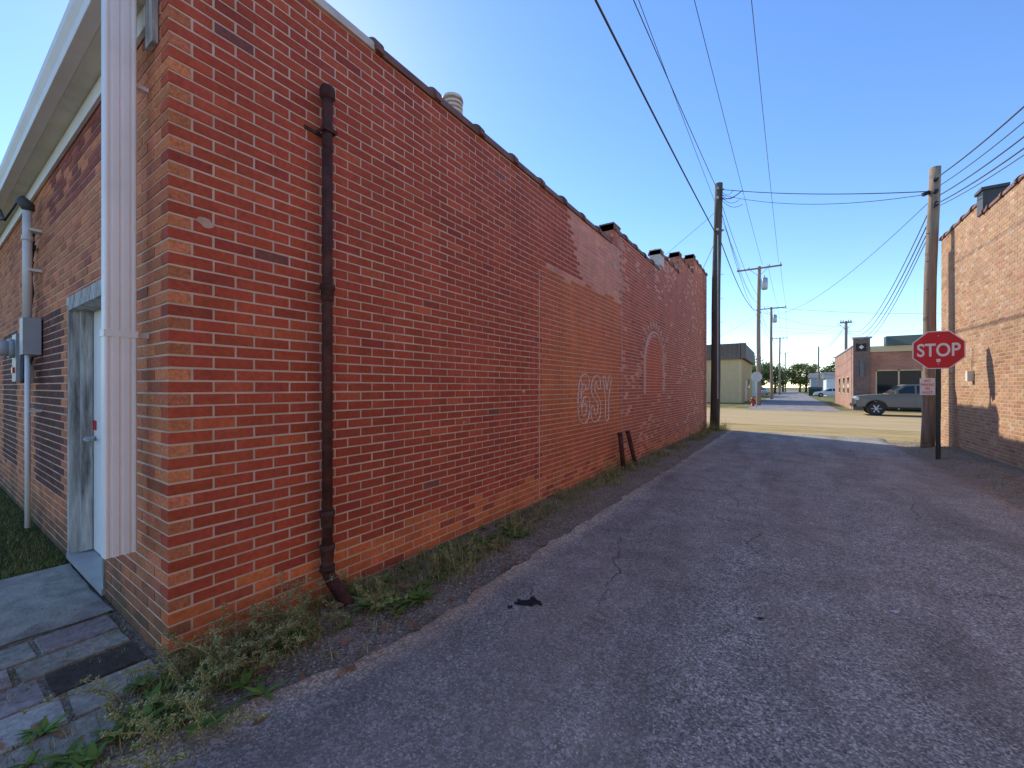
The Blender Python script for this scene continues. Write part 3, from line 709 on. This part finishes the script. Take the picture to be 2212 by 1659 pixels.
# ------------------------------------------------------------ vehicles
def vehicle(name,loc,rotz,paint,kind):
    e=empty(name,loc); e.rotation_euler=(0,0,rotz); mb=MB()
    if kind=='pickup':
        wx=(1.78,-1.78); wr=.39; ar=.47
        up=[(2.62,.50),(2.68,.62),(2.68,.95),(2.60,1.08),(2.1,1.16),(1.28,1.22),(-.98,1.24),(-1.02,1.27),(-2.62,1.30),(-2.68,1.2),(-2.68,.60)]
        cab=[(1.30,1.20),(.62,1.72),(.45,1.77),(-.75,1.79),(-.92,1.74),(-1.0,1.22)]
        wins=[[(1.02,1.26),(.52,1.66),(.18,1.69),(.18,1.26)],[(.10,1.26),(.10,1.69),(-.72,1.69),(-.82,1.26)]]
    else:
        wx=(1.35,-1.35); wr=.32; ar=.38
        up=[(2.15,.35),(2.22,.5),(2.2,.68),(2.0,.80),(1.1,.92),(-1.5,.98),(-2.1,.95),(-2.22,.75),(-2.2,.35)]
        cab=[(1.15,.90),(.35,1.38),(-.1,1.45),(-.9,1.43),(-1.75,.97)]
        wins=[[(.85,.96),(.30,1.33),(-.1,1.37),(-.1,.96)],[(-.18,.96),(-.18,1.37),(-.85,1.35),(-1.35,.98)]]
    zb=up[0][1]; pts=list(up); 
    for w in reversed(wx):
        a0=math.asin(max(-1,min(1,(zb-wr)/ar)))
        for i in range(11):
            a=(math.pi-a0)-(math.pi-2*a0)*i/10; pts.append((w+ar*math.cos(a),wr+ar*math.sin(a)))
    hw=.92 if kind=='pickup' else .86
    def ext(prof,f,mat):
        n=len(prof); a=mb.add([(x,f(x,z),z) for x,z in prof]); b_=mb.add([(x,-f(x,z),z) for x,z in prof])
        mb.face([a+i for i in range(n)],mat); mb.face([b_+i for i in range(n)][::-1],mat)
        for i in range(n):
            j=(i+1)%n; mb.face([a+i,a+j,b_+j,b_+i],mat)
    ext(pts,lambda x,z:hw-.05*max(0,abs(x)-1.9)/.8-.06*max(0,z-.85)/.4,0)
    top=max(z for x,z in cab); bot=cab[0][1]
    fc=lambda x,z:hw-.06-.16*(z-bot)/(top-bot)
    ext(cab,fc,0)
    for s_ in (1,-1):
        for w in wins:
            p=[(x,s_*(fc(x,z)+.006),z) for x,z in w]; i=mb.add(p); mb.face([i+k for k in range(len(p))],1)
        for w in wx:
            mb.tube([(w,s_*(hw-.24),wr),(w,s_*(hw-.23),wr),(w,s_*(hw-.02),wr),(w,s_*(hw-.0),wr)],[wr*.9,wr,wr,wr*.9],28,2)
            mb.tube([(w,s_*(hw-.0),wr),(w,s_*(hw+.004),wr)],wr*.66,24,3)
            for k in range(6):
                a=k*math.pi/3; c_,d_=math.cos(a),math.sin(a)
                mb.tube([(w+c_*.05,s_*(hw+.008),wr+d_*.05),(w+c_*wr*.58,s_*(hw+.008),wr+d_*wr*.58)],.03,6,4)
            mb.tube([(w,s_*(hw+.0),wr),(w,s_*(hw+.02),wr)],.06,12,4)
            fl=[(w+ar*math.cos(a),s_*(hw+.012),wr+ar*math.sin(a)) for a in [math.pi*i/14 for i in range(15)]]
            mb.tube(fl,.03,6,2 if kind=='pickup' else 0)
        x,z=up[3]; mb.rbox(up[2][0]-.08,s_*(hw-.22),z-.12,.14,.34,.16,5)
        mb.rbox(.95 if kind=='pickup' else .8,s_*(hw+.08),bot+.12,.12,.18,.16,0)
        for xd in ((.15,-.95) if kind=='pickup' else (-.12,)):
            mb.box(xd,xd+.012,min(s_*hw,s_*(hw+.001)),max(s_*hw,s_*(hw+.001)),zb+.05,bot-.35,2)
        mb.rbox(0,s_*(hw-.02),zb-.03,2.3,.12,.06,2)
    def gl(p0,p1,k):
        a=Vector((p0[0],0,p0[1])); b2=Vector((p1[0],0,p1[1])); n_=Vector((k*(b2.z-a.z),0,-k*(b2.x-a.x))).normalized()*.006
        a2=a.lerp(b2,.1)+n_; b3=a.lerp(b2,.92)+n_; ya=fc(a2.x,a2.z)-.08; yb_=fc(b3.x,b3.z)-.08
        i=mb.add([(a2.x,ya,a2.z),(a2.x,-ya,a2.z),(b3.x,-yb_,b3.z),(b3.x,yb_,b3.z)]); mb.face([i,i+1,i+2,i+3],1)
    gl(cab[0],cab[1],1); gl(cab[-1],cab[-2],-1)
    fx=up[2][0]; mb.rbox(fx-.02,0,up[1][1]+.18,.06,hw*1.15,.26,2); mb.rbox(fx+.0,0,zb+.06,.18,hw*1.9,.18,3 if kind=='pickup' else 0)
    if kind=='pickup':
        mb.box(-2.55,-1.08,-.78,.78,1.288,1.312,2)
        mb.tube([(.3,.6,1.80),(-.6,.6,1.82)],.015,6,2); mb.tube([(.3,-.6,1.80),(-.6,-.6,1.82)],.015,6,2)
    o=mb.build('body',[paint,m_glass,m_black,m_dkm,m_alu,m_lamp]); o.parent=e
    md=o.modifiers.new('b','BEVEL'); md.width=.018; md.segments=2; md.limit_method='ANGLE'; md.angle_limit=math.radians(40)
m_dkm=M('dark_wheel',(.04,.04,.042),.4,.1,3,0,metal=.4); m_alu=M('alloy',(.55,.55,.55),.35,.1,3,0,metal=.7); m_lamp=M('headlamp',(.7,.7,.7),.15,.05,3,0)
def paint(n,c):
    m,nt,b=newmat(n); b.inputs['Base Color'].default_value=(*c,1); b.inputs['Roughness'].default_value=.45; b.inputs['Coat Weight'].default_value=.2; return m
m_p1=paint('paint_sand_grey',(.16,.15,.125)); m_p2=paint('paint_white',(.7,.7,.7)); m_p3=paint('paint_silver',(.4,.42,.45))
vehicle('pickup_truck',(5.85,31.6,-.164),math.pi,m_p1,'pickup')
vehicle('parked_car',(5.6,84,-.17),math.pi,m_p2,'car')
vehicle('parked_car',(-4.6,100,-.17),math.pi/2,m_p3,'car')
mb=MB(); dx,dy=3.7,88
mb.prism([(dx-.9,dy-.7,-.05),(dx+.9,dy-.7,-.05),(dx+.9,dy-.7,1.15),(dx-.9,dy-.7,1.15)],(0,1.4,0),0)
mb.prism([(dx-.95,dy-.75,1.15),(dx-.95,dy+.75,1.15),(dx-.95,dy+.75,1.5),(dx-.95,dy-.2,1.45)],(1.9,0,0),1)
for k in (-.6,0,.6): mb.box(dx+k-.04,dx+k+.04,dy-.76,dy-.701,0,1.1,0)
mb.build('dumpster',[M('dumpster_green',(.02,.06,.04),.6,.2,3,0),m_black])
mb=MB(); hx,hy=-2.55,40; g=-.17
mb.tube([(hx,hy,g),(hx,hy,g+.06),(hx,hy,g+.06),(hx,hy,g+.55),(hx,hy,g+.57),(hx,hy,g+.6),(hx,hy,g+.72),(hx,hy,g+.78)],[.17,.17,.11,.11,.15,.15,.10,.03],14)
mb.tube([(hx-.2,hy,g+.42),(hx+.2,hy,g+.42)],.055,10); mb.tube([(hx,hy-.2,g+.4),(hx,hy,g+.4)],.07,10)
mb.build('fire_hydrant',[M('hydrant_red',(.45,.05,.02),.5,.1,3,0)])
s2=empty('stop_sign',(-2.1,37,-.17)); mb=MB(); mb.prism(octo(-2.1,37,2.25,.4),(0,.004,0),1); mb.prism(octo(-2.1,37.005,2.25,.39),(0,.003,0),0)
mb.box(-2.13,-2.07,36.96,36.998,-.2,2.6,1); mb.build('sign_panel',[m_red,m_signback],s2)
mb=MB(); tx,ty=78,375
for k in range(3):
    a=k*2.094; mb.tube([(tx+2*math.cos(a),ty+2*math.sin(a),0),(tx+.4*math.cos(a),ty+.4*math.sin(a),66)],.12,5)
for i in range(22):
    f=1-i/24*.8; z=i*3; mb.tube([(tx+2*f,ty,z),(tx-1*f,ty+1.7*f,z+1.5)],.07,4); mb.tube([(tx-1*f,ty+1.7*f,z+1.5),(tx-1*f,ty-1.7*f,z+3)],.07,4)
mb.build('radio_tower',[m_galv])

# ------------------------------------------------------------ trees (distant mass)
mb=MB()
def tree(x,y,h,w,cb):
    mb.tube([(x,y,-.3),(x+.2,y,h*.3),(x+.1,y,h*.6)],[.3,.22,.1],7,1,col=(.08,.06,.045))
    for k in range(5):
        a=U(0,6.28); mb.tube([(x,y,h*U(.25,.45)),(x+math.cos(a)*w*.35,y+math.sin(a)*w*.35,h*U(.5,.75))],[.12,.04],5,1,col=(.08,.06,.045))
    lobes=[(x+U(-.35,.35)*w,y+U(-.35,.35)*w,h*U(.26,.82),w*U(.18,.32)) for _ in range(13)]
    for (lx,ly,lz,lr) in lobes:
        dk=U(.65,1.2)
        for _ in range(150):
            d=Vector((random.gauss(0,1),random.gauss(0,1),random.gauss(0,1))).normalized()*lr*(R()**.4)
            p=Vector((lx,ly,lz))+Vector((d.x,d.y,d.z*.8)); s_=U(.12,.3)
            a=Vector((U(-1,1),U(-1,1),U(-1,1))).normalized()*s_; b_=a.cross(Vector((U(-1,1),U(-1,1),U(-1,1)))).normalized()*s_*.8
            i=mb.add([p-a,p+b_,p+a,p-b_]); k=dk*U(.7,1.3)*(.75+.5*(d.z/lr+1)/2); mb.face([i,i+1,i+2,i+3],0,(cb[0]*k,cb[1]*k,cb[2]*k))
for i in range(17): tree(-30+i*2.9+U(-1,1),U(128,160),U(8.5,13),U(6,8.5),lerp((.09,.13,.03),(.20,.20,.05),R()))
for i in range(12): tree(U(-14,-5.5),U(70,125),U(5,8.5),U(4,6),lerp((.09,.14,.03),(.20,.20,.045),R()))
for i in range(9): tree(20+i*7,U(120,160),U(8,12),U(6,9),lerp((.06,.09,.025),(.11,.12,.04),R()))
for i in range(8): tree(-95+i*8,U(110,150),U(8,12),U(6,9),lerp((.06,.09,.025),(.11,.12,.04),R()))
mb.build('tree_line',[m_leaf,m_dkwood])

# ------------------------------------------------------------ weeds
def blade(mb,p,h,w,az,bend,col,seg=4,leaf=False):
    d=Vector((math.cos(az),math.sin(az),0)); s=Vector((-math.sin(az),math.cos(az),0)); b0=len(mb.v)
    for i in range(seg+1):
        t=i/seg; q=Vector(p)+d*(bend*h*t**1.6)+Vector((0,0,1))*(h*(t-.45*bend*t*t))
        ww=w*(math.sin(math.pi*(.08+.92*t))*1.0 if leaf else (1-t*.92))
        mb.v.append(tuple(q-s*ww/2)); mb.v.append(tuple(q+s*ww/2))
    for i in range(seg): mb.face([b0+2*i,b0+2*i+1,b0+2*i+3,b0+2*i+2],0,col)
G1=(.12,.165,.032); G2=(.20,.22,.05); ST=(.48,.39,.17); BR=(.28,.175,.085)
def gcol():
    r_=R()
    c=G1 if r_<.4 else (G2 if r_<.75 else (ST if r_<.92 else BR)); return jitc(c,.3)
DX,DY=-.834,.552
def clear(x,y):
    t=x*DX+y*DY; lat=abs(x*DY-y*DX)
    if (x-(px+.16))**2+(y-(py+.055))**2<.006: return False
    return not (lat<.13 and 2.40<t<3.0 and R()<.82)
def tuft(mb,x,y,n,h,spread,z=None,straw=.25):
    g=gz(x,y) if z is None else z
    for _ in range(n):
        a=U(0,6.28); rr=spread*R()**.7; hh=h*U(.4,1.1)
        c=jitc(ST,.3) if R()<straw else gcol()
        px_,py_=x+math.cos(a)*rr,y+math.sin(a)*rr
        if px_<WX+.01 and py_>WY-.01 or not clear(px_,py_): continue
        blade(mb,(px_,py_,g-.005),hh,U(.002,.0055),U(0,6.28),U(.1,1.1),c,4)
def seedplant(mb,x,y,h,lean=None):
    if not clear(x,y): return
    g=gz(x,y); az=U(0,6.28) if lean is None else lean; bend=U(.2,1.1); col=jitc((.34,.28,.11),.2)
    d=Vector((math.cos(az),math.sin(az),0)); pts=[]
    for i in range(7):
        t=i/6; pts.append(Vector((x,y,g))+d*(bend*h*t**1.5)+Vector((0,0,h*(t-.4*bend*t*t))))
    mb.tube(pts,[.0022]*6+[.001],4,0,False,True,col)
    for i in range(2,7):
        for _ in range(4):
            a=U(0,6.28); L_=h*U(.08,.22)*(1.2-i/8); e=pts[i]+Vector((math.cos(a)*L_,math.sin(a)*L_,L_*U(.2,.9)))
            mb.tube([pts[i],e],[.0014,.0008],3,0,False,True,col)
            for _ in range(7):
                q=pts[i].lerp(e,U(.3,1))+Vector((U(-1,1),U(-1,1),U(-1,1)))*.007; s_=U(.002,.0045); c=jitc((.46,.38,.16) if R()<.65 else G2,.35)
                k=mb.add([q+Vector((s_,0,0)),q+Vector((0,s_,s_*.6)),q-Vector((s_,0,0)),q-Vector((0,s_,s_*.6))]); mb.face([k,k+1,k+2,k+3],0,c)
def rosette(mb,x,y,r_,n=9):
    if not clear(x,y): return
    g=gz(x,y)
    for _ in range(n): blade(mb,(x+U(-.01,.01),y+U(-.01,.01),g+.005),r_*U(.6,1.1),r_*U(.22,.36),U(0,6.28),U(.9,1.5),jitc(lerp(G1,(.15,.24,.05),R()),.2),5,True)
mb=MB()
for _ in range(220):
    y=U(.62,2.0); x=U(WX+.04,WX+.45) if y>.8 else U(WX+.02,WX+.78)
    tuft(mb,x,y,13,U(.05,.15),.07,straw=.32)
for _ in range(130):
    y=U(.50,1.8); x=U(WX+.05,WX+.52) if y>.75 else U(WX+.1,WX+.75); seedplant(mb,x,y,U(.12,.30),U(-2.2,.6))
for _ in range(34): rosette(mb,U(WX+.15,WX+.66),U(.55,2.0),U(.06,.12))
for _ in range(120): rosette(mb,U(WX+.05,WX+.52),U(1.72,3.6),U(.03,.07),12)
for _ in range(200): tuft(mb,U(WX+.04,WX+.55),U(1.8,4.6),12,U(.03,.10),.07,straw=.25)
for _ in range(5): seedplant(mb,WX+.05+U(0,.06),U(1.15,1.4),U(.35,.5),U(-.5,.5))
for _ in range(2300):
    y=.7+17*R()**1.15; x=WX+.03+abs(random.gauss(0,.28))
    if x>-1.90 or nz(x*2,y*1.1,3)<-.30+.10*(x-WX): continue
    tuft(mb,x,y,int(U(8,18)),U(.03,.12),.08,straw=.32)
for (x,y,h,n) in ((-2.2,2.45,.19,240),(-2.3,2.9,.12,160),(-2.3,3.5,.14,220),(-2.42,4.1,.1,120),(-2.5,5.0,.12,140),(-2.45,5.7,.13,150),(-2.5,6.7,.26,280),(-2.4,6.2,.13,150),(-2.5,7.5,.24,160),(-2.45,8.3,.12,150),(-2.4,9.6,.14,150),(-2.4,11,.15,150),(-2.3,13.2,.2,220),(-2.3,14.2,.24,240),(-2.4,15.6,.32,260),(-2.2,16.6,.36,280),(-2.05,17.2,.36,240),(-2.5,16.9,.42,180)):
    tuft(mb,x,y,n,h,.22,straw=.4)
    for _ in range(8): seedplant(mb,x+U(-.15,.15),y+U(-.2,.2),h*U(.8,1.5))
for _ in range(460):
    x=U(-3.6,-2.05); y=U(-.3,.72)
    if nz(x*3,y*3,8)>.0: tuft(mb,x,y,10,U(.012,.04),.045,z=.006 if x<-2.5 else None,straw=.12)
for _ in range(130): tuft(mb,U(-2.55,-1.95),U(.1,.75),12,U(.03,.08),.06,straw=.35)
for _ in range(26): rosette(mb,U(-2.6,-2.0),U(.25,.74),U(.04,.10))
for _ in range(320):
    y=U(6,16.5); x=U(2.5,3.25); 
    if nz(x*2,y,5)>-.05: tuft(mb,x,y,10,U(.04,.12),.1,straw=.7)
mb.build('weeds',[m_plant])
mb=MB()
for _ in range(4600):
    x=-4.9-7*R()**1.4; y=U(-.6,.74)
    tuft(mb,x,y,6,U(.04,.09),.05,straw=.06)
mb.build('lawn_grass',[m_plant])

mb=MB()
def stone(x,y,s,c,z=None):
    g=(gz(x,y) if z is None else z)+s*.2; k=len(mb.v); o=[(1,0,0),(.3,.9,0),(-.8,.5,0),(-.7,-.6,0),(.4,-.9,0)]
    a=U(0,6.28)
    for px_,py_,_ in o:
        q=s*U(.7,1.15); mb.v.append((x+(px_*math.cos(a)-py_*math.sin(a))*q,y+(px_*math.sin(a)+py_*math.cos(a))*q,g))
    mb.v.append((x,y,g+s*U(.4,.7))); mb.v.append((x,y,g-s*.5))
    for i in range(5): j=(i+1)%5; mb.face([k+i,k+j,k+5],0,c,False); mb.face([k+j,k+i,k+6],0,c,False)
for _ in range(6500):
    y=-.4+13*R()**2.0; x=U(WX+.02,xl(y)+.06)
    stone(x,y,U(.002,.009)*(1 if R()<.95 else 1.8),jitc((.42,.345,.265),.45))
for _ in range(900):
    y=U(.3,6); x=U(-1.8,1.6); stone(x,y,U(.0015,.005),jitc((.40,.33,.265),.5),gz(x,y)+.018)
for _ in range(1500):
    stone(U(2.35,3.2),U(6,16),U(.004,.014),jitc((.38,.28,.18),.4))
mb.build('gravel',[m_stone])
mb=MB()
def flat(x,y,s,c,z,el=1.0,n=9):
    k=len(mb.v); a0=U(0,6.28)
    for i in range(n):
        a=2*math.pi*i/n; q=s*U(.5,1.15); dx_=math.cos(a)*q*el; dy_=math.sin(a)*q
        mb.v.append((x+dx_*math.cos(a0)-dy_*math.sin(a0),y+dx_*math.sin(a0)+dy_*math.cos(a0),z+U(0,.005)))
    mb.face([k+i for i in range(n)],0,c)
for _ in range(150):
    y=U(.2,4); x=U(WX+.03,-1.85); flat(x,y,U(.008,.028),jitc((.32,.155,.075),.35),gz(x,y)+.012+U(0,.02),1.5)
for _ in range(60):
    flat(U(2.5,3.2),U(7,15),U(.02,.05),jitc((.32,.155,.075),.3),.10+U(-.05,0),1.5)
for (x,y,s,c) in ((-1.47,2.31,.05,(.02,.018,.018)),(-1.42,2.37,.045,(.02,.018,.018)),(-1.52,2.22,.018,(.03,.03,.03)),(.57,3.59,.022,(.6,.6,.6)),(-.9,1.15,.018,(.03,.03,.03)),(-.2,1.3,.012,(.03,.03,.03)),(-.15,3.0,.015,(.03,.03,.03)),(.2,5.5,.025,(.5,.5,.5)),(1.3,6.3,.02,(.5,.5,.5)),(-.45,1.35,.012,(.40,.14,.05))):
    flat(x,y,s,c,gz(x,y)+.020,1.5,17)
mb.build('litter_and_leaves',[m_stone])

# ------------------------------------------------------------ light, world, camera
trav=Vector((1,-.52,-.81)).normalized()
sun=bpy.data.lights.new('sun','SUN'); sun.energy=4.9; sun.angle=math.radians(.53); sun.color=(1,.92,.79)
so=bpy.data.objects.new('sun',sun); so.rotation_euler=trav.to_track_quat('-Z','Y').to_euler(); so.location=(-20,15,30); COL.objects.link(so)
w=bpy.data.worlds.new('World'); scn.world=w; w.use_nodes=True; nt=w.node_tree; bg=nt.nodes['Background']
sky=nt.nodes.new('ShaderNodeTexSky'); sky.sky_type='NISHITA'; sky.sun_disc=False
sky.sun_elevation=math.asin(-trav.z); sky.sun_rotation=math.atan2(-trav.x,-trav.y)
sky.air_density=1.0; sky.dust_density=.12; sky.ozone_density=3.0; sky.altitude=200
hs=nt.nodes.new('ShaderNodeHueSaturation'); hs.inputs['Hue'].default_value=.507; hs.inputs['Value'].default_value=1.85; hs.inputs['Saturation'].default_value=1.16
nt.links.new(sky.outputs[0],hs.inputs['Color']); nt.links.new(hs.outputs[0],bg.inputs[0]); bg.inputs[1].default_value=.15
cam=bpy.data.cameras.new('camera'); co=bpy.data.objects.new('camera',cam); COL.objects.link(co)
co.location=(0,0,1.45); co.rotation_euler=(math.pi/2,0,math.radians(34.09)); cam.sensor_width=36; cam.lens=14.40; cam.shift_y=.003; cam.clip_start=.05; cam.clip_end=3000
scn.camera=co
scn.view_settings.view_transform='Standard'; scn.view_settings.look='None'; scn.view_settings.exposure=0
